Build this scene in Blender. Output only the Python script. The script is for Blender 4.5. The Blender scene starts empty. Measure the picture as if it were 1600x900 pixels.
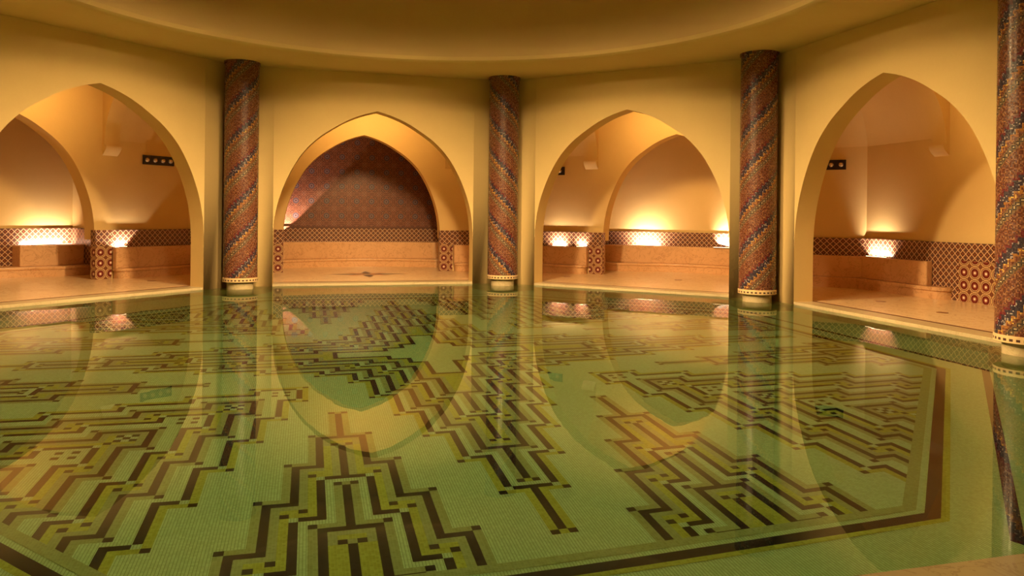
import bpy, bmesh, math, random
from mathutils import Vector
random.seed(7)
PI = math.pi
C = bpy.context.scene.collection
S = bpy.context.scene

# ------------------------------------------------------------------ frame of reference
CX, CY, TH = -1.187, 10.122, -0.1318          # centre of the octagonal hall, its turn
RC = 7.4801                                   # ring of columns
AP = RC * math.cos(PI / 8)                    # apothem of that ring
D1A, D1B, D2A, D2B, DR = 0.363, 0.772, 3.81, 4.2, 6.25   # first arcade, second arcade, rear wall (outwards from the ring)
HS = 4.777                                    # soffit height
FZ = 0.05                                     # floor level above the water

# ------------------------------------------------------------------ camera
cam = bpy.data.cameras.new('camera'); cam_o = bpy.data.objects.new('camera', cam); C.objects.link(cam_o)
cam.sensor_width = 36; cam.lens = 36 * 1186.3 / 1600; cam.shift_y = -113 / 1600; cam.clip_end = 200
cam_o.location = (0, 0, 1.6); cam_o.rotation_mode = 'YXZ'
cam_o.matrix_world = __import__('mathutils').Matrix.Translation((0, 0, 1.6)) @ __import__('mathutils').Matrix.Rotation(PI / 2, 4, 'X') @ __import__('mathutils').Matrix.Rotation(0.0108, 4, 'Z')
S.camera = cam_o

# ------------------------------------------------------------------ world, exposure, main lights
w = bpy.data.worlds.new('world'); S.world = w; w.use_nodes = True
w.node_tree.nodes['Background'].inputs[0].default_value = (1.0, 0.62, 0.30, 1); w.node_tree.nodes['Background'].inputs[1].default_value = 0.03
S.view_settings.view_transform = 'Standard'; S.view_settings.look = 'None'; S.view_settings.gamma = 1
S.view_settings.use_curve_mapping = False; S.view_settings.exposure = 0.0
S.cycles.max_bounces = 10; S.cycles.diffuse_bounces = 5; S.cycles.glossy_bounces = 5; S.cycles.transmission_bounces = 6
S.cycles.caustics_refractive = True; S.cycles.caustics_reflective = False; S.cycles.use_denoising = True
S.cycles.sample_clamp_indirect = 4.0; S.cycles.blur_glossy = 0.5

def area(name, loc, target, sx, sy, watts, col, shape='RECTANGLE', spread=180):
    l = bpy.data.lights.new(name, 'AREA'); l.shape = shape; l.size = sx; l.size_y = sy; l.energy = watts; l.color = col
    l.spread = math.radians(spread)
    o = bpy.data.objects.new(name, l); C.objects.link(o); o.location = loc
    o.rotation_euler = (Vector(target) - Vector(loc)).to_track_quat('-Z', 'Y').to_euler(); return o
WARM = (1.0, 0.66, 0.29)
area('dome_light', (CX, CY, 6.6), (CX, CY, 0), 4.5, 4.5, 1000, WARM, 'DISK', 150)
for k in range(8):                             # ring of floodlights hidden inside the drum, each washing the wall opposite
    a = TH + math.radians(22.5 + 45 * k); ca, sa = math.cos(a), math.sin(a)
    area('drum_floodlight', (CX + 5.1 * ca, CY + 5.1 * sa, 6.3), (CX - 7.3 * ca, CY - 7.3 * sa, 0.2), 0.9, 0.9, 112, WARM, 'DISK', 38)

def bay(b):
    a = TH + PI / 2 - math.radians(45) * (b - 2.5)
    n = Vector((math.cos(a), math.sin(a))); u = Vector((n.y, -n.x))
    return Vector((CX, CY)) + AP * n, u, n
def W(b, t, d, z):
    m, u, n = bay(b); p = m + u * t + n * d
    return Vector((p.x, p.y, z))
BAYS = (1, 2, 3, 4)
for b in BAYS:                                 # cove lamps above each first arch, washing the second arcade
    p = W(b, 0, 1.1, 4.9); q = W(b, 0, 3.8, 3.9)
    area('bay_cove_light', p, q, 2.4, 0.3, 36, (1.0, 0.55, 0.17), 'RECTANGLE', 80)

# ------------------------------------------------------------------ node helpers
class N:
    """tiny expression builder over shader Math nodes"""
    def __init__(s, nt, v): s.nt = nt; s.v = v
    def _m(s, op, *a):
        n = s.nt.nodes.new('ShaderNodeMath'); n.operation = op
        for i, x in enumerate((s,) + a):
            x = x.v if isinstance(x, N) else x
            if isinstance(x, (int, float)): n.inputs[i].default_value = x
            else: s.nt.links.new(x, n.inputs[i])
        return N(s.nt, n.outputs[0])
    def __add__(s, o): return s._m('ADD', o)
    __radd__ = __add__
    def __sub__(s, o): return s._m('SUBTRACT', o)
    def __rsub__(s, o): return N(s.nt, o)._m('SUBTRACT', s)
    def __mul__(s, o): return s._m('MULTIPLY', o)
    __rmul__ = __mul__
    def __truediv__(s, o): return s._m('DIVIDE', o)
    def lt(s, o): return s._m('LESS_THAN', o)
    def gt(s, o): return s._m('GREATER_THAN', o)
    def fr(s): return s._m('FRACT')
    def fl(s): return s._m('FLOOR')
    def ab(s): return s._m('ABSOLUTE')
    def mn(s, o): return s._m('MINIMUM', o)
    def mx(s, o): return s._m('MAXIMUM', o)
    def sq(s): return s._m('SQRT')
    def md(s, o): return s._m('FLOORED_MODULO', o)
    def inr(s, a, b): return s.gt(a) * s.lt(b)
def rgb(nt, c):
    n = nt.nodes.new('ShaderNodeRGB'); n.outputs[0].default_value = (*c, 1); return n.outputs[0]
def mix(nt, f, a, b, mode='MIX'):
    n = nt.nodes.new('ShaderNodeMix'); n.data_type = 'RGBA'; n.blend_type = mode
    f = f.v if isinstance(f, N) else f
    for s, x in ((n.inputs[0], f), (n.inputs[6], a), (n.inputs[7], b)):
        if isinstance(x, (int, float)): s.default_value = x
        elif isinstance(x, tuple): s.default_value = (*x, 1)
        else: nt.links.new(x, s)
    return n.outputs[2]
def mat(name, rough=0.6, col=(.8, .8, .8), spec=0.5):
    m = bpy.data.materials.new(name); m.use_nodes = True; nt = m.node_tree
    b = nt.nodes['Principled BSDF']; b.inputs['Roughness'].default_value = rough; b.inputs['Base Color'].default_value = (*col, 1)
    b.inputs['Specular IOR Level'].default_value = spec
    return m, nt, b
def coords(nt, kind='Object'):
    t = nt.nodes.new('ShaderNodeTexCoord'); s = nt.nodes.new('ShaderNodeSeparateXYZ'); nt.links.new(t.outputs[kind], s.inputs[0])
    return t.outputs[kind], [N(nt, s.outputs[i]) for i in range(3)]
def noise(nt, vec, scale, detail=4, rough=0.5, dist=0.0):
    n = nt.nodes.new('ShaderNodeTexNoise'); n.inputs['Scale'].default_value = scale; n.inputs['Detail'].default_value = detail
    n.inputs['Roughness'].default_value = rough; n.inputs['Distortion'].default_value = dist
    nt.links.new(vec, n.inputs['Vector']); return N(nt, n.outputs['Fac'])
def white(nt, *xs):
    c = nt.nodes.new('ShaderNodeCombineXYZ')
    for i, x in enumerate(xs): nt.links.new(x.v, c.inputs[i])
    n = nt.nodes.new('ShaderNodeTexWhiteNoise'); nt.links.new(c.outputs[0], n.inputs[0]); return N(nt, n.outputs[0])
def bump(nt, bsdf, h, strength=0.2, dist=0.01):
    n = nt.nodes.new('ShaderNodeBump'); n.inputs['Strength'].default_value = strength; n.inputs['Distance'].default_value = dist
    nt.links.new(h.v if isinstance(h, N) else h, n.inputs['Height']); nt.links.new(n.outputs[0], bsdf.inputs['Normal'])
def ramp(nt, f, stops):
    n = nt.nodes.new('ShaderNodeValToRGB'); nt.links.new(f.v, n.inputs[0]); e = n.color_ramp.elements
    e[0].position, e[0].color = stops[0][0], (*stops[0][1], 1); e[1].position, e[1].color = stops[1][0], (*stops[1][1], 1)
    for p, c in stops[2:]:
        x = e.new(p); x.color = (*c, 1)
    return n.outputs[0]

# ------------------------------------------------------------------ materials
def plaster(name, a, b_, rough=0.75):
    m, nt, b = mat(name, rough, spec=0.25); v, _ = coords(nt)
    n = noise(nt, v, 1.3, 6, 0.6); n2 = noise(nt, v, 26, 3)
    nt.links.new(mix(nt, n * 0.75 + n2 * 0.25, a, b_), b.inputs['Base Color']); bump(nt, b, n2, 0.12, 0.01); return m
M_PL = plaster('ochre_plaster', (0.68, 0.49, 0.21), (0.78, 0.58, 0.27))
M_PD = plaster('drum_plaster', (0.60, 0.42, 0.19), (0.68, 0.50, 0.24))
def marble(name, a, c, vein, rough, sc=1.6):
    m, nt, b = mat(name, rough); v, _ = coords(nt)
    n = noise(nt, v, sc, 8, 0.6, 0.8); vv = noise(nt, v, sc * 1.7, 6, 0.65, 1.6)
    line = (vv - 0.5).ab().lt(0.012) * 0.55
    col = mix(nt, line, mix(nt, n, a, c), vein); nt.links.new(col, b.inputs['Base Color']); return m
M_MB = marble('bench_marble', (0.60, 0.34, 0.17), (0.76, 0.48, 0.26), (0.40, 0.19, 0.08), 0.32)
M_FL = marble('floor_marble', (0.80, 0.58, 0.33), (0.88, 0.67, 0.41), (0.55, 0.34, 0.18), 0.22, 1.1)
M_CURB = marble('curb_marble', (0.50, 0.40, 0.24), (0.57, 0.47, 0.29), (0.4, 0.3, 0.16), 0.3)
M_WET_SHADED = marble('shaded_wet_marble', (0.20, 0.17, 0.09), (0.26, 0.22, 0.12), (0.15, 0.11, 0.06), 0.15)  # entrance curb: wet stone, with the shade there put into its darker colour
M_DK, _, _ = mat('dark_inlay', 0.35, (0.07, 0.035, 0.02))
M_GROUT, _, _ = mat('dark_joint', 0.5, (0.12, 0.04, 0.02))

def tile_dado():
    m, nt, b = mat('lattice_tile', 0.28); v, (s, z, _) = coords(nt, 'UV'); P = 0.137
    a = (s + z) / P; c = (s - z) / P
    la = ((a + 0.5).fr() - 0.5).ab(); lc = ((c + 0.5).fr() - 0.5).ab()
    lat = la.mn(lc).lt(0.085)
    fa = a.fr() - 0.5; fc = c.fr() - 0.5
    r = (fa * fa + fc * fc).sq()
    par = (a.fl() + c.fl()).md(2.0)
    ring = r.inr(0.22, 0.29) * par
    core = r.lt(0.12) * par
    petal = (fa * fc).ab().lt(0.008) * r.lt(0.3) * (1.0 - par) if False else (fa.ab().mn(fc.ab())).lt(0.05) * r.lt(0.27) * par._m('LESS_THAN', 0.5)
    col = mix(nt, lat, (0.085, 0.026, 0.014), (0.62, 0.40, 0.24))
    col = mix(nt, ring * 0.8, col, (0.30, 0.17, 0.13)); col = mix(nt, core, col, (0.05, 0.03, 0.05))
    col = mix(nt, petal * 0.75, col, (0.36, 0.12, 0.06))
    nt.links.new(col, b.inputs['Base Color']); return m
M_TD = tile_dado()
def tile_flower():
    m, nt, b = mat('rosette_tile', 0.28); v, (s, z, _) = coords(nt, 'UV'); P = 0.245
    x = (s / P).fr() - 0.5; y = (z / P).fr() - 0.5; r = (x * x + y * y).sq()
    x2 = (s / P + 0.5).fr() - 0.5; y2 = (z / P + 0.5).fr() - 0.5; r2 = (x2 * x2 + y2 * y2).sq()
    col = rgb(nt, (0.52, 0.34, 0.17))
    col = mix(nt, r.lt(0.44), col, (0.13, 0.04, 0.02)); col = mix(nt, r.lt(0.385), col, (0.60, 0.42, 0.24))
    col = mix(nt, r.lt(0.34), col, (0.13, 0.012, 0.010)); col = mix(nt, r.lt(0.16), col, (0.38, 0.16, 0.10)); col = mix(nt, r.lt(0.085), col, (0.85, 0.75, 0.62))
    col = mix(nt, r2.lt(0.17), col, (0.16, 0.04, 0.02)); col = mix(nt, r2.lt(0.06), col, (0.6, 0.45, 0.25))
    ed = x2.ab().lt(0.03) * r2.lt(0.34); ed2 = y2.ab().lt(0.03) * r2.lt(0.34)
    col = mix(nt, ed.mx(ed2), col, (0.14, 0.04, 0.02))
    nt.links.new(col, b.inputs['Base Color']); return m
M_TF = tile_flower()
def tile_star():
    m, nt, b = mat('star_tile', 0.3); v, (s, z, _) = coords(nt, 'UV'); P = 0.44
    x = ((s / P).fr() - 0.5); y = ((z / P).fr() - 0.5); ax = x.ab(); ay = y.ab(); r = (x * x + y * y).sq()
    sqd = ax.mx(ay); dia = (ax + ay) * 0.7071; star = sqd.mn(dia); oct_ = sqd.mx(dia)
    cx = 0.5 - ax; cy = 0.5 - ay; csq = cx.mx(cy); cdi = (cx + cy) * 0.7071
    def line(e, at, wd=0.010): return (e - at).ab().lt(wd)
    wn = noise(nt, v, 7, 2); col = mix(nt, wn, (0.085, 0.020, 0.012), (0.14, 0.035, 0.020))
    col = mix(nt, oct_.lt(0.30) * oct_.gt(0.22), col, (0.18, 0.05, 0.026))
    kite = (ax * ay)._m('GREATER_THAN', 0.035) * star._m('LESS_THAN', 0.34); col = mix(nt, kite, col, (0.07, 0.02, 0.02))
    col = mix(nt, oct_.lt(0.19), col, (0.055, 0.045, 0.075)); col = mix(nt, star.lt(0.105) * r.lt(0.20), col, (0.20, 0.13, 0.14)); col = mix(nt, r.lt(0.055), col, (0.05, 0.02, 0.03))
    col = mix(nt, cdi.lt(0.10), col, (0.065, 0.018, 0.02)); col = mix(nt, csq.lt(0.035), col, (0.26, 0.14, 0.10))
    L = line(star, 0.245).mx(line(oct_, 0.36)).mx(line(oct_, 0.20, 0.009)).mx(line(cdi, 0.13, 0.009)).mx(line(csq, 0.075, 0.008))
    L = L.mx(line(ax, 0.47, 0.008) * ay.lt(0.42)).mx(line(ay, 0.47, 0.008) * ax.lt(0.42)).mx(line(dia, 0.46, 0.008)).mx(line((ax - ay).ab(), 0.0, 0.012) * r.gt(0.32)).mx(line(sqd, 0.40, 0.008))
    col = mix(nt, L * 0.9, col, (0.36, 0.17, 0.105)); nt.links.new(col, b.inputs['Base Color']); return m
M_TS = tile_star()

def column_mat(name, hand, seed):
    """UV: s = distance round the shaft, z = height"""
    m, nt, b = mat(name, 0.24, spec=0.6); v, (s, z, _) = coords(nt, 'UV')
    q = 0.016
    sq_ = (s / q).fl() * q; zq = (z / q).fl() * q               # every tessera has one colour
    per = 0.727
    a = 0.0 - (zq - sq_ * (0.999 * hand)) / per + seed                # across the spiral bands
    g = (sq_ * 1.0 + zq * (0.999 * hand)) * 0.7071               # along them
    st = 0.088
    tri = ((g / st).fr() - 0.5).ab() * 2.0
    f = (a + tri * 0.11).fr()
    f0 = a.fr()
    rnd = white(nt, sq_, zq)
    col = mix(nt, rnd, (0.085, 0.024, 0.016), (0.15, 0.045, 0.026))
    # floral lattice on the red ground
    gx = (g / 0.075).fr() - 0.5; fx = ((f0 * per * 0.7071) / 0.075).fr() - 0.5
    rr = (gx * gx + fx * fx).sq()
    col = mix(nt, rr.inr(0.24, 0.40), col, (0.25, 0.095, 0.05)); col = mix(nt, rr.lt(0.13), col, (0.10, 0.035, 0.05))
    col = mix(nt, rnd.gt(0.93), col, (0.36, 0.18, 0.09))
    # chain of grey links
    ch = f0.inr(0.30, 0.47); gy = ((g / 0.062).fr() - 0.5); cy = (f0 - 0.385) * (per * 0.7071 / 0.062)
    rc = (gy * gy + cy * cy * 0.8).sq()
    col = mix(nt, ch, col, (0.20, 0.115, 0.055)); col = mix(nt, ch * rc.inr(0.22, 0.46), col, (0.045, 0.035, 0.035))
    col = mix(nt, ch * rc.lt(0.17), col, (0.55, 0.42, 0.26)); col = mix(nt, ch * cy.ab().gt(0.9), col, (0.40, 0.27, 0.12))
    # orange toothed line, then the navy toothed band
    col = mix(nt, f.inr(0.22, 0.28), col, (0.36, 0.15, 0.04)); col = mix(nt, f.inr(0.22, 0.28) * rnd.gt(0.85), col, (0.75, 0.50, 0.12))
    col = mix(nt, f.inr(0.02, 0.22), col, (0.028, 0.022, 0.045)); col = mix(nt, f.inr(0.02, 0.22) * rnd.gt(0.9), col, (0.40, 0.33, 0.34))
    col = mix(nt, f.inr(0.955, 1.1).mx(f.lt(0.02)), col, (0.13, 0.012, 0.022))
    gr = ((s / q).fr().lt(0.13)).mx((z / q).fr().lt(0.13)); col = mix(nt, gr * 0.55, col, (0.10, 0.055, 0.03))
    nt.links.new(col, b.inputs['Base Color'])
    wn = white(nt, sq_ * 3.0, zq * 5.0); bump(nt, b, wn, 0.35, 0.004)
    nt.links.new((wn * 0.25 + 0.14).v, b.inputs['Roughness']); return m
M_BAND = (lambda: None)()
def band_mat():
    m, nt, b = mat('column_band', 0.4); v, (s, z, _) = coords(nt, 'UV')
    dash = (s / 0.075).fr().lt(0.55) * z.inr(0.025, 0.055)
    nt.links.new(mix(nt, dash, (0.72, 0.52, 0.28), (0.07, 0.03, 0.02)), b.inputs['Base Color']); return m
M_BAND = band_mat()

def tess(name, c, c2=None, rib=0.0):
    """glass tesserae, 2 cm, laid along the lattice of the pool floor"""
    m, nt, b = mat(name, 0.6, spec=0.06); v, (x, y, _) = coords(nt, 'UV'); q = 0.0198
    r = white(nt, (x / q).fl(), (y / q).fl())
    col = mix(nt, r, c, c2 or tuple(k * 1.25 for k in c))
    if rib:
        gx = (y / q).fr().lt(0.22); gy = (x / q).fr().lt(0.16)
        col = mix(nt, gx * rib, col, (0.13, 0.17, 0.09)); col = mix(nt, gy * rib * 0.35, col, (0.13, 0.17, 0.09))
    else:
        gx = ((y / q).fr().lt(0.16)).mx((x / q).fr().lt(0.16)); col = mix(nt, gx * 0.3, col, tuple(k * 1.9 + 0.004 for k in c))
    nt.links.new(col, b.inputs['Base Color']); return m
M_T = dict(light=tess('pale_tesserae', (0.39, 0.50, 0.38), (0.48, 0.61, 0.47), 0.6), dark=tess('dark_tesserae', (0.012, 0.010, 0.020), (0.022, 0.018, 0.032)),
           must=tess('mustard_tesserae', (0.27, 0.29, 0.07), (0.36, 0.385, 0.11)), grey=tess('olive_grey_tesserae', (0.22, 0.25, 0.15), (0.28, 0.32, 0.20)))

def water_mat():
    m = bpy.data.materials.new('pool_water'); m.use_nodes = True; nt = m.node_tree; nt.nodes.clear()
    out = nt.nodes.new('ShaderNodeOutputMaterial'); mx = nt.nodes.new('ShaderNodeMixShader')
    rf = nt.nodes.new('ShaderNodeBsdfRefraction'); gl = nt.nodes.new('ShaderNodeBsdfGlossy'); fr = nt.nodes.new('ShaderNodeFresnel')
    rf.inputs['IOR'].default_value = 1.333; fr.inputs[0].default_value = 1.333
    rf.inputs['Color'].default_value = (0.80, 0.97, 0.70, 1); rf.inputs['Roughness'].default_value = 0.0; gl.inputs['Roughness'].default_value = 0.0
    gl.inputs['Color'].default_value = (1, 1, 1, 1)
    v, _ = coords(nt); n = noise(nt, v, 2.2, 2); bp = nt.nodes.new('ShaderNodeBump'); bp.inputs['Strength'].default_value = 0.04; bp.inputs['Distance'].default_value = 0.012
    nt.links.new(n.v, bp.inputs['Height'])
    for x in (rf, gl, fr): nt.links.new(bp.outputs[0], x.inputs['Normal'])
    nt.links.new(fr.outputs[0], mx.inputs[0]); nt.links.new(rf.outputs[0], mx.inputs[1]); nt.links.new(gl.outputs[0], mx.inputs[2])
    nt.links.new(mx.outputs[0], out.inputs[0]); return m
M_WATER = water_mat()
M_BLK, _, _ = mat('blackened_metal', 0.35, (0.012, 0.008, 0.008)); M_BRASS, _, bb = mat('lamp_metal', 0.25, (0.8, 0.66, 0.42)); bb.inputs['Metallic'].default_value = 1
M_LENS, ntl, bl = mat('lamp_lens', 0.2, (0.9, 0.8, 0.6)); bl.inputs['Emission Color'].default_value = (1.0, 0.72, 0.40, 1); bl.inputs['Emission Strength'].default_value = 5
M_BULB, _, b2 = mat('glass_dome', 0.1, (0.75, 0.62, 0.42), 0.8); b2.inputs['Metallic'].default_value = 0.6

# ------------------------------------------------------------------ mesh helper
class MB:
    def __init__(s): s.v = []; s.f = []; s.uv = []; s.mi = []
    def face(s, pts, uv=None, mi=0):
        k = len(s.v); s.v += [tuple(p) for p in pts]; s.f.append(tuple(range(k, k + len(pts)))); s.uv += (uv or [(0, 0)] * len(pts)); s.mi.append(mi)
    def obj(s, name, mats, parent=None, smooth=False, merge=False):
        me = bpy.data.meshes.new(name); me.from_pydata(s.v, [], s.f); ul = me.uv_layers.new(name='UVMap')
        flat = [c for p in s.uv for c in p]; ul.data.foreach_set('uv', flat)
        for m in (mats if isinstance(mats, (list, tuple)) else [mats]): me.materials.append(m)
        me.polygons.foreach_set('material_index', s.mi)
        if merge or smooth:
            bm = bmesh.new(); bm.from_mesh(me); bmesh.ops.remove_doubles(bm, verts=bm.verts, dist=1e-5)
            if merge: bmesh.ops.recalc_face_normals(bm, faces=bm.faces)
            bm.to_mesh(me); bm.free()
        if smooth:
            me.polygons.foreach_set('use_smooth', [True] * len(me.polygons)); me.set_sharp_from_angle(angle=math.radians(35))
        me.update(); o = bpy.data.objects.new(name, me); C.objects.link(o)
        if parent: o.parent = parent; o.matrix_parent_inverse = parent.matrix_world.inverted()
        return o
def tag(o, label=None, cat=None, group=None, kind=None):
    if label: o['label'] = label
    if cat: o['category'] = cat
    if group: o['group'] = group
    if kind: o['kind'] = kind
    return o
def empty(name, loc, label, cat, group=None, kind=None):
    o = bpy.data.objects.new(name, None); o.location = loc; o.empty_display_size = 0.1; C.objects.link(o); bpy.context.view_layer.update()
    return tag(o, label, cat, group, kind)
def prism(mb, b, poly, z0, z1, mi=0, top=True, bottom=False):
    """poly: [(t, d)] in a bay's own axes, extruded; side uv = running length / height"""
    n = len(poly); L = 0
    for i in range(n):
        (t0, d0), (t1, d1) = poly[i], poly[(i + 1) % n]; l = math.hypot(t1 - t0, d1 - d0)
        mb.face([W(b, t0, d0, z0), W(b, t1, d1, z0), W(b, t1, d1, z1), W(b, t0, d0, z1)], [(L, z0), (L + l, z0), (L + l, z1), (L, z1)], mi); L += l
    if top: mb.face([W(b, t, d, z1) for t, d in poly], [(t, d) for t, d in poly], mi)
    if bottom: mb.face([W(b, t, d, z0) for t, d in reversed(poly)], [(t, d) for t, d in reversed(poly)], mi)
def cr(pts, k=6):
    out = []
    P = [pts[0]] + list(pts) + [pts[-1]]
    for i in range(1, len(P) - 2):
        for j in range(k):
            t = j / k; a, b, c, d = P[i - 1], P[i], P[i + 1], P[i + 2]
            out.append(tuple(0.5 * (2 * b[q] + (c[q] - a[q]) * t + (2 * a[q] - 5 * b[q] + 4 * c[q] - d[q]) * t * t + (3 * b[q] - a[q] - 3 * c[q] + d[q]) * t ** 3) for q in range(2)))
    out.append(tuple(pts[-1])); return out
HALF = [(2.23, 1.0), (2.21, 1.4), (2.14, 1.8), (2.02, 2.18), (1.84, 2.58), (1.60, 2.96), (1.30, 3.27), (0.98, 3.50), (0.66, 3.69), (0.33, 3.83), (0, 3.925)]
def profile(w_, apex):
    h = cr(HALF, 4); k = w_ / 2.23; g = apex / 3.925
    r = [(x * k, z * g) for x, z in h]
    return [(-x, z) for x, z in r][:-1] + [(0, apex)] + [(x, z) for x, z in reversed(r)][1:]
def wall_arch(mb, P, prof, a0, a1, d0, d1, z0, z1, c=0.0, uvf=None):
    """wall in a plane: P(s, depth, z) -> world; opening = prof (s, z), jambs go down to z0"""
    pr = [(s + c, z) for s, z in prof]
    for dd in (d0, d1):
        fs = [((a0, z0), (pr[0][0], z0), (pr[0][0], z1), (a0, z1)), ((pr[-1][0], z0), (a1, z0), (a1, z1), (pr[-1][0], z1))]
        fs += [(p, q, (q[0], z1), (p[0], z1)) for p, q in zip(pr, pr[1:])]
        for f in fs:
            if abs(f[0][0] - f[1][0]) < 1e-6: continue
            mb.face([P(s, dd, z) for s, z in f], list(f))
    path = [(pr[0][0], z0)] + pr + [(pr[-1][0], z0)]
    for p, q in zip(path, path[1:]):
        if p == q: continue
        mb.face([P(p[0], d0, p[1]), P(q[0], d0, q[1]), P(q[0], d1, q[1]), P(p[0], d1, p[1])], [p, q, q, p])

# ------------------------------------------------------------------ the setting
T22 = math.tan(PI / 8)
def half(d): return (AP + d) * T22
for b in (0, 1, 2, 3, 4, 5, 7):
    mb = MB(); wall_arch(mb, lambda s, d, z: W(b, s * (1 if d < .5 else half(D1B) / half(D1A) if abs(s) > 2.6 else 1), d, z), profile(2.23, 3.925), -half(D1A), half(D1A), D1A, D1B, -1.0, 5.25)
    nm = {0: 'wall_far_left', 1: 'wall_left', 2: 'wall_center_left', 3: 'wall_center_right', 4: 'wall_right', 5: 'wall_near_right', 7: 'wall_near_left'}[b]
    tag(mb.obj(nm, M_PL, smooth=True), 'ochre plastered wall with a broad pointed arch standing in the water', 'wall', kind='structure')
mb = MB(); wall_arch(mb, lambda s, d, z: W(6, s, d, z), profile(2.62, 4.45), -half(D1A), half(D1A), D1A, D1B, -1.0, 5.25)
tag(mb.obj('wall_entrance', M_PL, smooth=True), 'ochre plastered wall with the widest pointed arch, the entrance', 'wall', kind='structure')

# soffit ring, drum and dome
NS = 128; RD = 5.70
def octr(a, ap):                                 # radius of the octagon at angle a
    k = (a - (TH + PI / 2 - math.radians(22.5)) + PI / 8) % (PI / 4) - PI / 8
    return ap / math.cos(k)
mb = MB()
lip = [(RD + 0.16, HS), (RD + 0.07, HS + 0.012), (RD + 0.02, HS + 0.05), (RD, HS + 0.12)]
for i in range(NS):
    a, c = 2 * PI * i / NS, 2 * PI * (i + 1) / NS
    def pt(r, ang, z): return (CX + r * math.cos(ang), CY + r * math.sin(ang), z)
    mb.face([pt(octr(a, AP + 0.6), a, HS), pt(octr(c, AP + 0.6), c, HS), pt(lip[0][0], c, HS), pt(lip[0][0], a, HS)])
    for (r0, z0), (r1, z1) in zip(lip, lip[1:]): mb.face([pt(r0, a, z0), pt(r0, c, z0), pt(r1, c, z1), pt(r1, a, z1)])
tag(mb.obj('ceiling', M_PL, smooth=True), 'ochre plaster soffit ring around the round drum', 'ceiling', kind='structure')
mb = MB()
dome = [(RD, HS + 0.12), (RD, 7.2)] + [(RD * math.cos(k * PI / 20), 7.2 + 2.6 * math.sin(k * PI / 20)) for k in range(1, 11)]
for i in range(NS):
    a, c = 2 * PI * i / NS, 2 * PI * (i + 1) / NS
    for (r0, z0), (r1, z1) in zip(dome, dome[1:]): mb.face([pt(r0, a, z0), pt(r0, c, z0), pt(r1, c, z1), pt(r1, a, z1)])
tag(mb.obj('ceiling_drum', M_PD, smooth=True), 'shadowed round plaster drum rising above the pool', 'ceiling', kind='structure')

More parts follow.
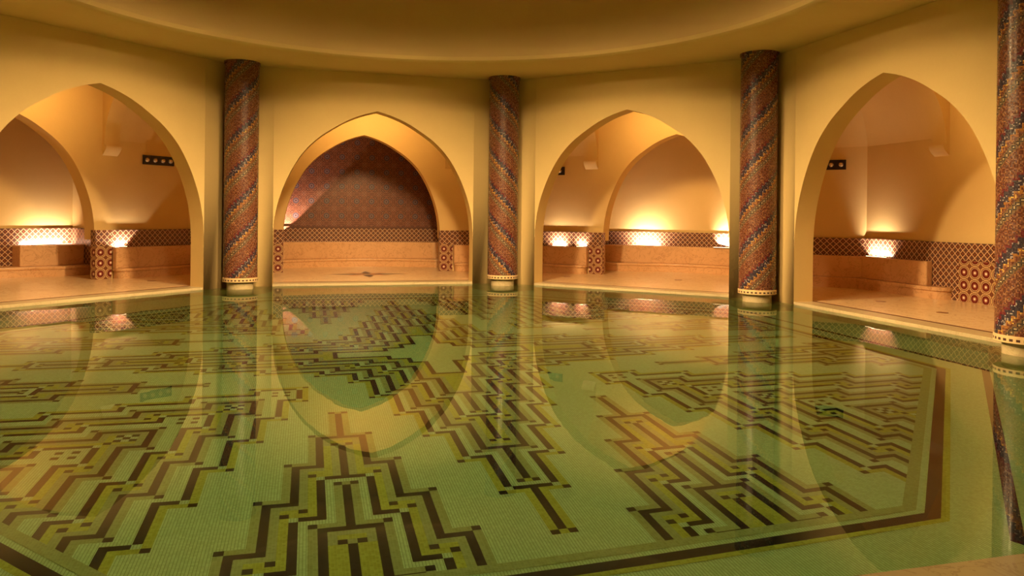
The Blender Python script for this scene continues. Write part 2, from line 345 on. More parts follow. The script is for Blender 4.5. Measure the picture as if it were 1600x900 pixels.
ZC = 5.2
side = {0: 'far_left', 1: 'left', 2: 'center_left', 3: 'center_right', 4: 'right'}
W2 = {1: (2.0, 3.73, 0.0), 2: (2.08, 3.73, -0.05), 3: (2.0, 3.73, 0.0), 4: (0.9, 2.9, 0.05)}
def part_t(b, sgn, d): return sgn * half(d)
for b in BAYS:
    w2, ap2, c2 = W2[b]
    mb = MB(); wall_arch(mb, lambda s, d, z: W(b, s, d, z), profile(w2, ap2), -half(D2A) - 0.02, half(D2A) + 0.02, D2A + 0.0, D2B, 1.15, ZC, c2)
    for sg in (-1, 1):
        te = w2 + sg * c2
        prism(mb, b, [(sg * te, D2A), (sg * half(D2A), D2A), (sg * half(D2A), D2A + 0.10), (sg * te, D2A + 0.10)], 0.0, 1.16)
        mb.face([W(b, sg * te, D2A, 1.15), W(b, sg * half(D2A), D2A, 1.15), W(b, sg * half(D2A), D2B, 1.15), W(b, sg * te, D2B, 1.15)])
    tag(mb.obj('wall_%s_inner_arcade' % side[b], M_PL, smooth=True), 'inner plaster wall with a second pointed arch behind the first', 'wall', kind='structure')
    for sg in (-1, 1):                            # cross arches over the chamber's ends
        tx0, tx1 = (2.16, 2.53)
        n = 24; arch = []
        hw = (D2A - D1B) / 2; cm = (D2A + D1B) / 2; H0, H1 = 3.10, 4.90; ha = hw - 0.08
        R_ = (ha * ha + (H1 - H0) ** 2) / (2 * ha)
        for i in range(n + 1):
            x = -ha * math.cos(PI * i / n); ax = abs(x); arch.append((x, H0 + math.sqrt(max(0, R_ ** 2 - (ax + R_ - ha) ** 2))))
        mb = MB(); wall_arch(mb, lambda s, d, z: W(b, sg * d, s + cm, z), arch, -hw - 0.02, hw + 0.02, tx0, tx1, 3.10, ZC)
        rb = mb.obj('beam', M_PL, smooth=True)
        rb.name = 'wall_%s_cross_arch' % side[b]
        tag(rb, 'plaster cross arch rib springing from corbels beside the inner arch', 'arch', kind='structure')
        for dd, s2 in ((D2A, -1), (D1B, 1)):       # corbels
            cb = MB(); m_ = 8
            for k in range(m_):
                z1_, z0_ = 3.10 - 0.22 * k / m_, 3.10 - 0.22 * (k + 1) / m_
                e1 = 0.16 * math.cos(k / m_ * PI / 2); e0 = 0.16 * math.cos((k + 1) / m_ * PI / 2)
                q = lambda e, z: [W(b, sg * tx0, dd + 0.01 * -s2, z), W(b, sg * tx0, dd + s2 * e, z), W(b, sg * tx1, dd + s2 * e, z), W(b, sg * tx1, dd + 0.01 * -s2, z)]
                A_, B_ = q(e0, z0_), q(e1, z1_)
                for i in range(4): cb.face([A_[i], A_[(i + 1) % 4], B_[(i + 1) % 4], B_[i]])
            tp = q(0.16, 3.10); cb.face(tp)
            co = cb.obj('corbel', M_PL, rb, smooth=True)
        # barrel vault over the corner of the ambulatory, mitred against the next bay
        ss = [(x * (hw + 0.01) / ha + cm, z - 0.01) for x, z in arch]
        mb = MB()
        for (s0, z0_), (s1, z1_) in zip(ss, ss[1:]):
            mb.face([W(b, sg * tx1, s0, z0_), W(b, sg * tx1, s1, z1_), W(b, sg * half(s1), s1, z1_), W(b, sg * half(s0), s0, z0_)])
        vo = mb.obj('ceiling_%s_corner_vault' % side[b], M_PL, smooth=True)
        tag(vo, 'pointed plaster vault over the corner between two bays', 'vault', kind='structure')
    # rear niche: back and side walls, ceilings
    mb = MB(); prism(mb, b, [(-2.95, DR), (2.95, DR), (2.95, DR + 0.1), (-2.95, DR + 0.1)], 0.0, 4.7)
    tag(mb.obj('wall_%s_rear' % side[b], M_TS if b == 2 else M_PL), 'rear wall of star patterned tile' if b == 2 else 'rear plaster wall of the niche behind the second arch', 'wall', kind='structure')
    mb = MB()
    for sg in (-1, 1): prism(mb, b, [(sg * 2.9, D2B), (sg * 2.9, DR), (sg * 3.0, DR), (sg * 3.0, D2B)], 0.0, 4.7)
    tag(mb.obj('wall_%s_rear_sides' % side[b], M_TS if b == 2 else M_PL), 'side walls of the rear niche', 'wall', kind='structure')
    mb = MB(); mb.face([W(b, -3.0, D2B, 4.7), W(b, 3.0, D2B, 4.7), W(b, 3.0, DR + 0.1, 4.7), W(b, -3.0, DR + 0.1, 4.7)])
    mb.face([W(b, -half(D1B), D1B, ZC), W(b, half(D1B), D1B, ZC), W(b, half(D2B), D2B, ZC), W(b, -half(D2B), D2B, ZC)])
    tag(mb.obj('ceiling_%s_bay' % side[b], M_PL), 'flat plaster ceiling of the bay', 'ceiling', kind='structure')
# floors, curb stones with their dark joint
side.update({5: 'near_right', 6: 'entrance', 7: 'near_left'})
for b in range(8):
    cw = 2.62 if b == 6 else 2.23
    mb = MB(); prism(mb, b, [(-half(D1B) - 0.05, D1B + 0.08), (half(D1B) + 0.05, D1B + 0.08), (half(DR), DR + 0.1), (-half(DR), DR + 0.1)], -0.1, FZ)
    tag(mb.obj('floor_%s' % side[b], M_FL), 'polished warm marble floor of the bay', 'floor', kind='structure')
    mb = MB(); prism(mb, b, [(-cw, D1A + 0.01), (cw, D1A + 0.01), (cw, D1B + 0.0), (-cw, D1B + 0.0)], -1.0, FZ)
    tag(mb.obj('trim_%s_curb' % side[b], M_WET_SHADED if b == 6 else M_CURB), 'pale marble curb at the water edge', 'curb', kind='structure')
    mb = MB(); prism(mb, b, [(-cw, D1B), (cw, D1B), (cw, D1B + 0.08), (-cw, D1B + 0.08)], -0.1, FZ + 0.001)
    tag(mb.obj('trim_%s_joint' % side[b], M_GROUT), 'dark red joint line between curb and marble floor', 'joint', kind='structure')

# ------------------------------------------------------------------ tiled dados, piers, panels
DT = 1.17; LZ = 0.77; PF = D2A - 0.06
def strip(name, b, pts, z0, z1, m, label, uvx=0.0, th=0.05, closed_ends=True):
    """proud tile strip following pts [(t, d)] (room side) with its body behind"""
    mb = MB(); L = uvx
    for (t0, d0), (t1, d1) in zip(pts, pts[1:]):
        l = math.hypot(t1 - t0, d1 - d0)
        mb.face([W(b, t0, d0, z0), W(b, t1, d1, z0), W(b, t1, d1, z1), W(b, t0, d0, z1)], [(L, z0), (L + l, z0), (L + l, z1), (L, z1)]); 
        nx, ny = (d0 - d1) / l * -th, (t1 - t0) / l * th
        mb.face([W(b, t0, d0, z1), W(b, t1, d1, z1), W(b, t1 + nx, d1 + abs(ny) if abs(ny) > abs(nx) else d1, z1), W(b, t0 + nx, d0 + abs(ny) if abs(ny) > abs(nx) else d0, z1)], None, 1)
        L += l
    o = mb.obj(name, [m, M_GROUT]); tag(o, label, 'tiling', kind='structure'); return o
WB = D2A                                            # plane of the wall behind the side benches
for b in BAYS:
    for sg in (-1, 1):
        nm = 'trim_%s_dado' % side[b]
        if b == 4 and sg == -1:
            strip(nm, b, [(-half(WB - 0.05), WB - 0.05), (-2.5, WB - 0.05)], LZ - .1, DT, M_TD, 'lattice tile dado around the side niche')
            strip(nm, b, [(-2.5, WB - 0.05), (-1.84, WB - 0.05)], FZ, DT, M_TD, 'lattice tile reaching down to the floor', uvx=0.0)
            strip(nm, b, [(-1.84, WB - 0.05), (-0.85, WB - 0.05)], 0.83, DT, M_TD, 'lattice tile above the rosette panel')
            strip('trim_right_rosettes', b, [(-1.84, WB - 0.07), (-0.85, WB - 0.07)], FZ, 0.83, M_TF, 'panel of dark red rosette tiles on the pier', th=.07)
            continue
        pts = [(sg * half(WB - 0.05), WB - 0.05), (sg * 2.38, WB - 0.05)]
        if sg > 0: pts = pts[::-1]
        strip(nm, b, pts, LZ - 0.1, DT, M_TD, 'lattice tile dado around the side niche')
        # pier below the second arch, wrapped in tile
        w2 = W2[b][0]; c2 = W2[b][2]
        ti, to = (w2 + sg * c2) - 0.012, 2.38
        if b == 4: ti = 1.0
        for (z0, z1, m, nm2) in ((0.80, DT, M_TD, 'lattice tile wrapping the top of the pier'), (FZ, 0.80, M_TF, 'rosette tiles wrapping the foot of the pier')):
            mb = MB(); poly = [(sg * ti, PF - 0.0), (sg * to, PF), (sg * to, D2A + 0.13), (sg * ti, D2A + 0.13)]
            # uv centred so that one column of rosettes sits on the front face
            n4 = 4; L = 0.0
            for i in range(n4):
                (t0, d0), (t1, d1) = poly[i], poly[(i + 1) % n4]; l = math.hypot(t1 - t0, d1 - d0)
                mb.face([W(b, t0, d0, z0), W(b, t1, d1, z0), W(b, t1, d1, z1), W(b, t0, d0, z1)], [(L, z0 - FZ), (L + l, z0 - FZ), (L + l, z1 - FZ), (L, z1 - FZ)]); L += l
            mb.face([W(b, t, d, z1) for t, d in poly])
            tag(mb.obj('trim_%s_pier' % side[b], m), nm2, 'pier', kind='structure')
    # rear dado
    z0 = FZ if b == 1 else LZ - 0.1
    strip('trim_%s_rear_dado' % side[b], b, [(-2.85, D2B + 0.05), (-2.85, DR - 0.05), (2.85, DR - 0.05), (2.85, D2B + 0.05)], z0, DT, M_TD, 'lattice tile dado on the rear niche walls')
mb = MB(); prism(mb, 2, [(-2.9, DR - .065), (2.9, DR - .065), (2.9, DR), (-2.9, DR)], DT, DT + 0.05)
tag(mb.obj('trim_1', M_GROUT), 'dark terracotta line between lattice dado and star tile', 'trim', kind='structure')

# ------------------------------------------------------------------ pool: basin, mosaic, slabs, water
PCX, PCY = CX + 0.168, CY - 0.162                     # centre of the mosaic
ae = TH + math.radians(-67.5); en = Vector((math.cos(ae), math.sin(ae))); eu = Vector((-en.y, en.x))
DEPTH = -1.0; GN, GU = 0.0585, 0.0594
def G(n, u, dz=0.0):                                  # lattice (n, u) in cells -> world on the pool floor
    p = Vector((PCX, PCY)) + en * (n * GN) + eu * (u * GU); return (p.x, p.y, DEPTH + dz)
pool = empty('pool_basin', (PCX, PCY, DEPTH), 'octagonal sunken pool basin with geometric mosaic floor under clear green water', 'pool')
def octo(ap, cx=PCX, cy=PCY):
    return [Vector((cx + ap / math.cos(PI / 8) * math.cos(TH + math.radians(45 * k)), cy + ap / math.cos(PI / 8) * math.sin(TH + math.radians(45 * k)), 0)) for k in range(8)]
def uvp(p):
    q = Vector((p[0] - PCX, p[1] - PCY)); return (q.dot(en), q.dot(eu))
oc = octo(AP + D1A, CX, CY)
mb = MB(); f = [(p.x, p.y, DEPTH) for p in oc]; mb.face(f, [uvp(p) for p in f]); mb.obj('floor_tiling', M_T['light'], pool)
mb = MB()
for i in range(8):
    p, q = oc[i], oc[(i + 1) % 8]; l = (p - q).length
    mb.face([(p.x, p.y, DEPTH), (q.x, q.y, DEPTH), (q.x, q.y, 0.0), (p.x, p.y, 0.0)], [(0, 0), (0, l), (1, l), (1, 0)])
mb.obj('basin_wall', M_T['light'], pool)
def ring(name, a0, a1, m, dz, skip=()):
    A_, B_ = octo(a0), octo(a1); mb = MB()
    for i in range(8):
        if i in skip: continue
        j = (i + 1) % 8; f = [(A_[i].x, A_[i].y, DEPTH + dz), (A_[j].x, A_[j].y, DEPTH + dz), (B_[j].x, B_[j].y, DEPTH + dz), (B_[i].x, B_[i].y, DEPTH + dz)]
        mb.face(f, [uvp(p) for p in f])
    return mb.obj(name, m, pool)
CUT = 5.60
ring('grey_border', CUT, 5.685, M_T['grey'], 0.004); ring('dark_border', 5.735, 5.83, M_T['dark'], 0.004); ring('mustard_border', 5.83, 5.88, M_T['must'], 0.004)
ring('outer_dark_line', 6.20, 6.28, M_T['dark'], 0.004, (6,))

# mosaic cells -------------------------------------------------------
K = 100
def arm_level(kind):                                  # star arms towards +-n, +-u; kind 0..3 = strand
    return {0: 79, 1: 65, 2: 50, 3: 36, 4: 21}[kind]
def in_arm(n, u, k):
    def one(a, c):
        a_, c_ = a, abs(c)
        if c_ > 90: return False
        j = 0 if c_ <= 3 else -(-(c_ - 3) // 3)
        return 0 <= a_ <= arm_level(k) - 11 * j
    return one(n, u) or one(-n, u) or one(u, n) or one(-u, n)
WED = [56, 71, 85, 100]
def in_wedge(n, u, k):
    c_ = abs(abs(u) - 22) if abs(n) > abs(u) else abs(abs(n) - 22); a = max(abs(n), abs(u))
    j = 0 if c_ <= 3 else -(-(c_ - 3) // 3)
    return a >= WED[k] + 11 * j
DIA = [28, 35, 41, 48, 54, 61, 67, 74, 80]            # corners of the diagonal chevrons, A and B in turn
def in_dia(n, u, k):
    a, c = max(abs(n), abs(u)), min(abs(n), abs(u)); c0 = DIA[k]
    if c < c0: return False
    run = 7 if True else 0
    j = (c - c0) // 3                                 # step of the stair this column belongs to
    amax = c0 + 7 - (1 if False else 0) + 10 * j + (0)
    return a <= amax
def classify():
    grid = {}
    def arms_dark(region, k, kindB, tag_):
        pass
    ncell = K
    rng = range(-ncell, ncell + 1)
    def build(infn, levels):
        """levels: list of (k, isB). returns dict cell -> colour"""
        out = {}
        regs = []
        for k, isB in levels:
            regs.append((k, isB, {(n, u) for n in rng for u in rng if infn(n, u, k)}))
        # outer halo
        k0, b0, R0 = regs[0]
        N8 = [(i, j) for i in (-1, 0, 1) for j in (-1, 0, 1) if i or j]
        for (n, u) in R0:
            for dn, du in N8:
                if (n + dn, u + du) not in R0: out[(n + dn, u + du)] = 'grey' if b0 else 'must'
        for idx, (k, isB, R) in enumerate(regs):
            inner = regs[idx + 1][2] if idx + 1 < len(regs) else set()
            halo = set()
            if inner and not isB:
                for (n, u) in inner:
                    for dn, du in N8:
                        if (n + dn, u + du) not in inner: halo.add((n + dn, u + du))
            bd = set()
            for (n, u) in R:
                if any((n + dn, u + du) not in R for dn, du in N8): bd.add((n, u))
            near = set()
            if isB:
                for (n, u) in bd:
                    for dn, du in N8:
                        if (n + dn, u + du) in R: near.add((n + dn, u + du))
            for c in R:
                if c in bd: out[c] = 'dark'
                elif isB: out[c] = 'grey' if c in near else 'must'
                else: out[c] = 'grey' if c in halo else 'light'
        return out
    def sym4(n, u): return [(n, u), (u, -n), (-n, -u), (-u, n), (n, -u), (-u, -n), (-n, u), (u, n)]
    def put(out, n, u, c):
        for q in sym4(n, u): out[q] = c
    A = build(in_arm, [(0, False), (1, True), (2, False), (3, True), (4, False)])
    for k, isB in ((0, 0), (1, 1), (2, 0), (3, 1)):
        L = arm_level(k)
        for j in range(7):
            n0, u0 = L - 11 * j, 3 + 3 * j
            if n0 <= u0 + 1: break
            if not isB: put(A, n0, u0, 'light'); put(A, n0 + 1, u0 + 1, 'dark')
            else: put(A, n0 + 1, u0 + 1, 'dark')
            if k == 2: put(A, n0 + 2, u0 - 1, 'dark')
    for k in (0, 1, 2, 3):                             # stems towards the tip
        L = arm_level(k)
        for n in range(L + 1, L + 12):
            put(A, n, 0, 'dark')
            for e in ((1,) if k == 0 else (1,)): put(A, n, e, {0: 'must', 1: 'grey', 2: 'must', 3: 'grey'}[k])
        put(A, L + 12, 0, 'must'); put(A, L + 12, 1, 'dark')
    Wd = build(in_wedge, [(0, True), (1, False), (2, True), (3, False)])
    def pw(n, u, c):
        for du in (22 + u, 22 - u): put(Wd, n, du, c)
    for k, isB in ((0, 1), (1, 0), (2, 1), (3, 0)):
        L = WED[k]
        for j in range(8):
            n0, u0 = L + 11 * j, 3 + 3 * j
            if n0 > 98: break
            if isB: pw(n0 - 1, u0 + 1, 'dark')
            else: pw(n0, u0, 'light'); pw(n0 - 1, u0 + 1, 'dark'); pw(n0 - 2, u0 - 1, 'dark')
        s0 = {0: 45, 1: 60, 2: 74, 3: 89}[k]
        for n in range(s0, L):
            pw(n, 0, 'dark')
            for e in (1,): pw(n, e, {0: 'grey', 1: 'grey', 2: 'grey', 3: 'must'}[k])
            if k in (1, 3): pw(n, 2, 'must')
        pw(s0 - 1, 1, 'dark'); pw(s0 - 1, 0, 'grey')
    D = build(in_dia, [(k, k % 2 == 1) for k in range(9)])
    for k in range(9):
        c0 = DIA[k]; isB = k % 2 == 1
        if not isB: put(D, c0, c0, 'light')
        put(D, c0 - 1, c0 - 1, 'dark')
        for j in range(8):
            a, c = c0 + 7 + 10 * j, c0 + 3 * j
            if a > 96: break
            put(D, a + 1, c - 1, 'dark')
            if not isB:
                put(D, a, c, 'light')
                if k: put(D, a + 2, c + 1, 'dark')
        if not isB:
            for i in (2, 4):
                for j in (2, 4): put(D, c0 + i, c0 + j, 'dark')
        else:
            for i, j in ((2, 2), (2, 4), (4, 2), (4, 4), (3, 3)): put(D, c0 + i, c0 + j, 'dark')
            for i, j in ((2, 3), (3, 2), (3, 4), (4, 3)): put(D, c0 + i, c0 + j, 'light')
    return A, Wd, D
A_, W_, D_ = classify()
cells = {}
for n in range(-K, K + 1):
    for u in range(-K, K + 1):
        a, c = max(abs(n), abs(u)), min(abs(n), abs(u))
        col = None
        for src in (A_, W_, D_):
            x = src.get((n, u))
            if x and (col is None or (col != 'dark' and (x == 'dark')) or (col == 'light')): col = x
        if col and col != 'light': cells[(n, u)] = col
nrm = [Vector((math.cos(TH + math.radians(22.5 + 45 * k)), math.sin(TH + math.radians(22.5 + 45 * k)))) for k in range(8)]
def inside(p, ap): return all((Vector((p[0] - PCX, p[1] - PCY))).dot(q) <= ap for q in nrm)
mbs = {k: MB() for k in ('dark', 'must', 'grey')}
for n in range(-K, K + 1):
    u = -K
    while u <= K:
        c = cells.get((n, u))
        if c is None or not inside(G(n, u), CUT + 0.03): u += 1; continue
        v_ = u
        while v_ + 1 <= K and cells.get((n, v_ + 1)) == c and inside(G(n, v_ + 1), CUT + 0.03): v_ += 1
        f = [G(n - .5, u - .5, .002), G(n + .5, u - .5, .002), G(n + .5, v_ + .5, .002), G(n - .5, v_ + .5, .002)]
        mbs[c].face(f, [uvp(p) for p in f]); u = v_ + 1
mbs['dark'].obj('dark_meander', M_T['dark'], pool); mbs['must'].obj('mustard_bands', M_T['must'], pool); mbs['grey'].obj('olive_bands', M_T['grey'], pool)

# low slabs round the column feet, between the arches
def corner_pt(i, r):                                  # i: column index, r = radius
    a = TH + PI / 2 - math.radians(45) * (i - 2); return Vector((CX + r * math.cos(a), CY + r * math.sin(a)))
LAB = ['', 'leftmost mosaic column, between the left arch and the tiled niche arch', 'farthest mosaic column, middle of the hall, spiral falling to the right',
       'mosaic column between the two right arches, spiral rising to the right', 'nearest and largest mosaic column, right of the rosette tiles']
for i in (1, 2, 3, 4):
    a = W(i, 2.235, D1A + 0.02, 0); c = W(i + 1, -2.235, D1A + 0.02, 0); m1 = W(i, 2.235, D1A - 0.06, 0); m2 = W(i + 1, -2.235, D1A - 0.06, 0)
    f1 = W(i, 2.46, -0.42, 0); f2 = W(i + 1, -2.46, -0.42, 0)
    back = corner_pt(i, (AP + D1A + 0.1) / math.cos(PI / 8))
    ctrl = [Vector((p.x, p.y)) for p in (m1, f1, f2, m2)]
    arc = [tuple(x) for x in [ (ctrl[0] * (1 - t) ** 3 + ctrl[1] * 3 * t * (1 - t) ** 2 + ctrl[2] * 3 * t * t * (1 - t) + ctrl[3] * t ** 3) for t in [k / 12 for k in range(13)]]]
    # bow the slab out in front of the plinth
    poly = [(a.x, a.y)] + arc + [(c.x, c.y), (back.x, back.y)]
    mb = MB(); n = len(poly)
    for k in range(n):
        p, q = poly[k], poly[(k + 1) % n]; mb.face([(p[0], p[1], -1.0), (q[0], q[1], -1.0), (q[0], q[1], -0.03), (p[0], p[1], -0.03)])
    mb.face([(p[0], p[1], -0.03) for p in poly])
    so = mb.obj('column_footing_slab', M_CURB, merge=True)
    tag(so, ['', 'wet pale footing slab under the second column from the left wall', 'wet pale footing slab under the farthest column', 'wet pale footing slab under the column between the right arches', 'wet pale footing slab under the nearest column'][i].replace('second column from the left wall', 'column beside the left arch'), 'slab')

mb = MB(); oc2 = octo(AP + D1A, CX, CY); mb.face([(p.x, p.y, 0.0) for p in oc2], [(p.x, p.y) for p in oc2])
tag(mb.obj('pool_water', M_WATER), 'still clear green water filling the octagonal pool, mirroring the arches', 'water', kind='stuff')

# ------------------------------------------------------------------ columns
def column(i):
    p = corner_pt(i, RC); hand = -1 if i == 2 else 1
    root = empty('mosaic_column', (p.x, p.y, -0.03), LAB[i], 'column', kind='thing')
    r = 0.347; NSG = 64; M = column_mat('column_mosaic_%d' % i, hand, 0.13 * i)
    a0 = math.atan2(-p.y, -p.x) + PI
    def tube(name, prof, m, uvz0=0.0):
        mb = MB()
        for k in range(NSG):
            s0, s1 = k / NSG, (k + 1) / NSG; A0, A1 = a0 + 2 * PI * s0, a0 + 2 * PI * s1
            for (r0, z0), (r1, z1) in zip(prof, prof[1:]):
                q = lambda rr, A, z: (p.x + rr * math.cos(A), p.y + rr * math.sin(A), z)
                L0, L1 = s0 * 2.181, s1 * 2.181
                mb.face([q(r0, A0, z0), q(r0, A1, z0), q(r1, A1, z1), q(r1, A0, z1)], [(L0, z0 - uvz0), (L1, z0 - uvz0), (L1, z1 - uvz0), (L0, z1 - uvz0)])
        return mb.obj(name, m, root, smooth=True)
    tube('shaft', [(r, 0.24), (r, HS - 0.05), (r + 0.02, HS - 0.045), (r + 0.02, HS + 0.01)], M)
    tube('base_band', [(0.2, 0.15), (r + 0.005, 0.15), (r + 0.012, 0.155), (r + 0.012, 0.235), (r, 0.24)], M_BAND, 0.15)
    tube('plinth', [(0.27, -0.03), (0.27, 0.15)], M_CURB)
for i in (1, 2, 3, 4): column(i)

# ------------------------------------------------------------------ benches
def extr(poly, z0, z1, mb=None, bottom=True):
    mb = mb or MB(); n = len(poly); L = 0
    for i in range(n):
        p, q = poly[i], poly[(i + 1) % n]
        mb.face([(p.x, p.y, z0), (q.x, q.y, z0), (q.x, q.y, z1), (p.x, p.y, z1)])
    mb.face([(p.x, p.y, z1) for p in poly])
    if bottom: mb.face([(p.x, p.y, z0) for p in reversed(poly)])
    return mb
def bench(label, seat, ledge_poly, base):
    p = seat[len(seat) // 2]
    root = empty('marble_bench', (p.x, p.y, FZ), label, 'bench')
    extr(base, FZ, 0.215).obj('bench_base', M_MB, root, merge=True)
    so = extr(seat, 0.215, 0.285).obj('bench_seat', M_MB, root, merge=True)
    bv = so.modifiers.new('b', 'BEVEL'); bv.width = 0.018; bv.segments = 3; bv.limit_method = 'ANGLE'
    lo = extr(ledge_poly, 0.285, LZ).obj('back_ledge', M_MB, root, merge=True)
    bv = lo.modifiers.new('b', 'BEVEL'); bv.width = 0.012; bv.segments = 2; bv.limit_method = 'ANGLE'
    return root
BACK = WB - 0.052
def corner_bench(i, label, la=2.40, ra=2.40, lb=2.40, rb_=2.40, rl=0.16, rr=0.16):
    """bench round the outer corner behind column i, along bay i (ends at +la) and bay i+1 (ends at -ra)"""
    def po(front, ea, eb, ca, cb):
        n = 8; pts = []
        for k in range(n + 1):
            a = PI / 2 * k / n; pts.append(W(i, ea + ca * (1 - math.sin(a)), front + ca * (1 - math.cos(a)), 0))
        pts = pts[::-1]
        out = [W(i, ea, BACK, 0)] + pts + [W(i, half(front), front, 0)]
        q = []
        for k in range(n + 1):
            a = PI / 2 * k / n; q.append(W(i + 1, -(eb + cb * (1 - math.sin(a))), front + cb * (1 - math.cos(a)), 0))
        out += q + [W(i + 1, -eb, BACK, 0), W(i, half(BACK), BACK, 0)]
        return out
    bench(label, po(WB - 0.34, la, ra, rl, rr), po(WB - 0.20, lb, rb_, 0.03, 0.03), po(WB - 0.31, la + 0.03, ra + 0.03, rl, rr))
corner_bench(1, 'marble bench right of the tiled pier in the left arch')
corner_bench(2, 'marble bench behind the farthest column, left of the pier with two bright lamps above')
corner_bench(3, 'long marble bench with rounded end in the rightmost arch, beside rosette tiles', ra=2.0, rb_=2.5, rr=0.3)
def rear_bench(b, label, ledge_from=-2.84):
    n = 24; T = 2.84
    fr = lambda t, dc, ds: dc - (dc - ds) * (min(1.0, abs(t) / 2.2)) ** 2
    seat = [(-T + 2 * T * k / n, fr(-T + 2 * T * k / n, 5.84, 5.15)) for k in range(n + 1)] + [(T, DR - 0.055), (-T, DR - 0.055)]
    base = [(t, d + (0.03 if d < 6 else 0)) for t, d in seat]
    ts = [ledge_from + (T - ledge_from) * k / n for k in range(n + 1)]
    ledge = [(t, fr(t, 6.02, 5.62)) for t in ts] + [(T, DR - 0.055), (ledge_from, DR - 0.055)]
    V = lambda l: [W(b, t, d, 0) for t, d in l]
    bench(label, V(seat), V(ledge), V(base))
rear_bench(1, 'curved marble bench at the back of the left arch, under lit tiles', 1.45)
rear_bench(2, 'curved marble bench below the star patterned tile wall')
rear_bench(3, 'long curved marble bench below the brightest glowing wall, right of the pier')

# ------------------------------------------------------------------ uplights on the ledges
LW = (1.0, 0.76, 0.54)
def uplight(b, t, d, label, length, watts, tgt, spread=150, spot=None):
    p = W(b, t, d, LZ); m_, u_, n_ = bay(b)
    root = empty('ledge_uplight', p, label, 'lamp', 'uplights lying along the bench ledges')
    hl = length / 2; wd = 0.025; h = 0.022
    mb = MB(); prism(mb, b, [(t - hl - .01, d - wd), (t + hl + .01, d - wd), (t + hl + .01, d + wd), (t - hl - .01, d + wd)], LZ, LZ + h * 0.6)
    mb.obj('lamp_housing', M_BRASS, root)
    mb = MB(); k = [W(b, t - hl, d - wd * .7, LZ + h), W(b, t + hl, d - wd * .7, LZ + h), W(b, t + hl, d + wd * .7, LZ + h * .65), W(b, t - hl, d + wd * .7, LZ + h * .65)]
    mb.face(k); mb.face([W(b, t - hl, d - wd * .7, LZ + h * .6), W(b, t + hl, d - wd * .7, LZ + h * .6), k[1], k[0]]); mb.obj('lamp_lens', M_LENS, root)
    tv = W(b, *tgt); lo = Vector((p.x, p.y, LZ + 0.035))
    if spot:
        l = bpy.data.lights.new('uplight_lamp', 'SPOT'); l.spot_size = math.radians(spot[0]); l.spot_blend = spot[1]; l.shadow_soft_size = 0.03
    else:
        l = bpy.data.lights.new('uplight_lamp', 'AREA'); l.shape = 'RECTANGLE'; l.size = length; l.size_y = 0.03; l.spread = math.radians(spread)
    l.energy = watts; l.color = LW
    o = bpy.data.objects.new('uplight_lamp', l); C.objects.link(o); o.location = lo
    f = (tv - lo).normalized(); xx = Vector((u_.x, u_.y, 0)); zz = -f; xx = (xx - zz * xx.dot(zz)).normalized(); yy = zz.cross(xx)
    import mathutils
    mt = mathutils.Matrix((xx, yy, zz)).transposed().to_4x4(); mt.translation = lo; o.matrix_world = mt
    bpy.context.view_layer.update(); o.parent = root; o.matrix_parent_inverse = root.matrix_world.inverted()
dl = BACK - 0.10; dr = DR - 0.055 - 0.25
uplight(1, 2.60, dl, 'bright uplight on the ledge right of the pier, left arch', 0.16, 60, (2.56, WB, 0.96), spot=(132, 0.03))
uplight(1, 2.24, dr, 'uplight on the ledge left of the pier, left arch', 0.95, 36, (2.24, DR, 0.98), 155)
uplight(2, -2.35, 5.82, 'uplight at the left end of the ledge under the star tiles', 0.16, 520, (-2.3, DR, 3.1), spot=(84, 0.15))
uplight(3, -3.28, dl, 'uplight on the ledge far left of the pier, centre right arch', 0.3, 22, (-3.28, WB, 1.0), 160)
uplight(3, -2.60, dl, 'uplight on the ledge just left of the pier, centre right arch', 0.2, 7, (-2.60, WB, 0.95), 120)
uplight(3, -1.65, dr, 'uplight glowing in the middle of the right lit wall', 0.6, 58, (-1.65, DR, 1.05), 165)
uplight(3, 0.85, dr, 'uplight behind the sharp shadow edge, right lit wall', 0.9, 60, (1.0, DR, 1.1), 110)
uplight(4, -3.95, dl, 'uplight in the corner of the rightmost arch', 0.6, 32, (-3.95, WB, 0.98), 118)

# ------------------------------------------------------------------ wall plates with small lamps
def plate(b, P, cnt, length, label):
    """P(s, out, z): s along the wall"""
    root = empty('light_plate', P(length / 2, 0, 2.85), label, 'light', None)
    mb = MB(); z0, z1, o = 2.74, 2.965, 0.03
    pts = [(0, z0), (length, z0), (length, z1), (0, z1)]
    mb.face([P(s, o, z) for s, z in pts])
    for i in range(4):
        (s0, a), (s1, c) = pts[i], pts[(i + 1) % 4]; mb.face([P(s0, 0, a), P(s1, 0, c), P(s1, o, c), P(s0, o, a)])
    mb.obj('back_plate', M_BLK, root)
    for k in range(cnt):
        sc = length * (k + 0.5) / cnt; zc = (z0 + z1) / 2; mb = MB(); rr = 0.055; n = 16
        for j in range(4):
            a0, a1 = PI / 2 * j / 4, PI / 2 * (j + 1) / 4
            for i in range(n):
                t0, t1 = 2 * PI * i / n, 2 * PI * (i + 1) / n
                q = lambda a, t: P(sc + rr * math.cos(a) * math.cos(t), o + 0.06 * math.sin(a), zc + rr * math.cos(a) * math.sin(t))
                mb.face([q(a0, t0), q(a0, t1), q(a1, t1), q(a1, t0)])
        mb.obj('glass_dome', M_BULB, root, smooth=True)
plate(1, lambda s, o, z: W(1, 3.16 + s, D2A - o, z), 4, 0.84, 'dark plate with four small round lamps on the wall in the left arch')
plate(3, lambda s, o, z: W(3, -4.0 + s, D2A - o, z), 3, 0.84, 'dark plate half hidden by the arch edge, centre right arch')
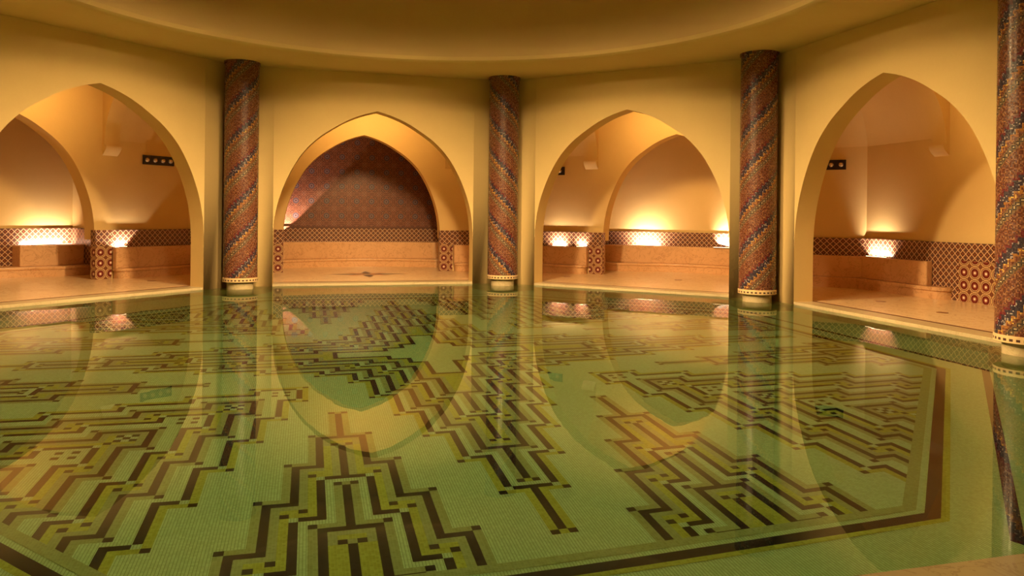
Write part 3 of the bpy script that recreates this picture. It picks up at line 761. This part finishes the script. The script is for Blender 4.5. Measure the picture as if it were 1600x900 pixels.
plate(3, lambda s, o, z: W(3, 3.16 + s, D2A - o, z), 4, 0.84, 'dark plate with small lamps on the wall seen through the rightmost arch')

# ------------------------------------------------------------------ floor drains and inlay
def disc(b, t, d, r, label):
    mb = MB(); n = 20; zt = FZ + 0.006
    mb.face([W(b, t + r * math.cos(2 * PI * k / n), d + r * math.sin(2 * PI * k / n), zt) for k in range(n)])
    for k in range(n):
        a, c = 2 * PI * k / n, 2 * PI * (k + 1) / n
        mb.face([W(b, t + r * math.cos(a), d + r * math.sin(a), FZ), W(b, t + r * math.cos(c), d + r * math.sin(c), FZ), W(b, t + r * math.cos(c), d + r * math.sin(c), zt), W(b, t + r * math.cos(a), d + r * math.sin(a), zt)])
    o = mb.obj('floor_drain', M_BRK); tag(o, label, 'drain', 'small floor drains')
M_BRK, _, _ = mat('tarnished_brass', 0.4, (0.22, 0.10, 0.04)); 
disc(1, 2.53, 2.5, 0.09, 'small dark floor drain in the left arch')
disc(3, -2.42, 2.5, 0.09, 'small dark floor drain near the pier, centre right arch')
disc(3, 0.25, 3.3, 0.09, 'small dark floor drain in the middle of the centre right arch')
disc(4, -2.0, 2.1, 0.09, 'dark floor drain nearer the bench, rightmost arch')
disc(4, -0.35, 1.9, 0.09, 'dark floor drain nearer the water, rightmost arch')
mb = MB(); zt = FZ + 0.004
for k in range(8):
    a = 2 * PI * k / 8; cxx, cyy = 0.0, 2.9
    R1, R2 = 1.0, 0.36
    f = lambda r, an: W(2, cxx + r * math.cos(an), cyy + r * math.sin(an), zt)
    mb.face([f(0.06, a), f(R2, a - PI / 8), f(R1, a), f(R2, a + PI / 8)] if k % 2 == 0 else [f(0.06, a), f(R2 * .9, a - PI / 8), f(R1 * .75, a), f(R2 * .9, a + PI / 8)], None, k % 2)
M_OR, _, _ = mat('orange_marble', 0.25, (0.62, 0.26, 0.08))
tag(mb.obj('floor_star_inlay', [M_DK, M_OR]), 'eight pointed dark and orange marble star inlaid in the tiled niche floor', 'inlay')
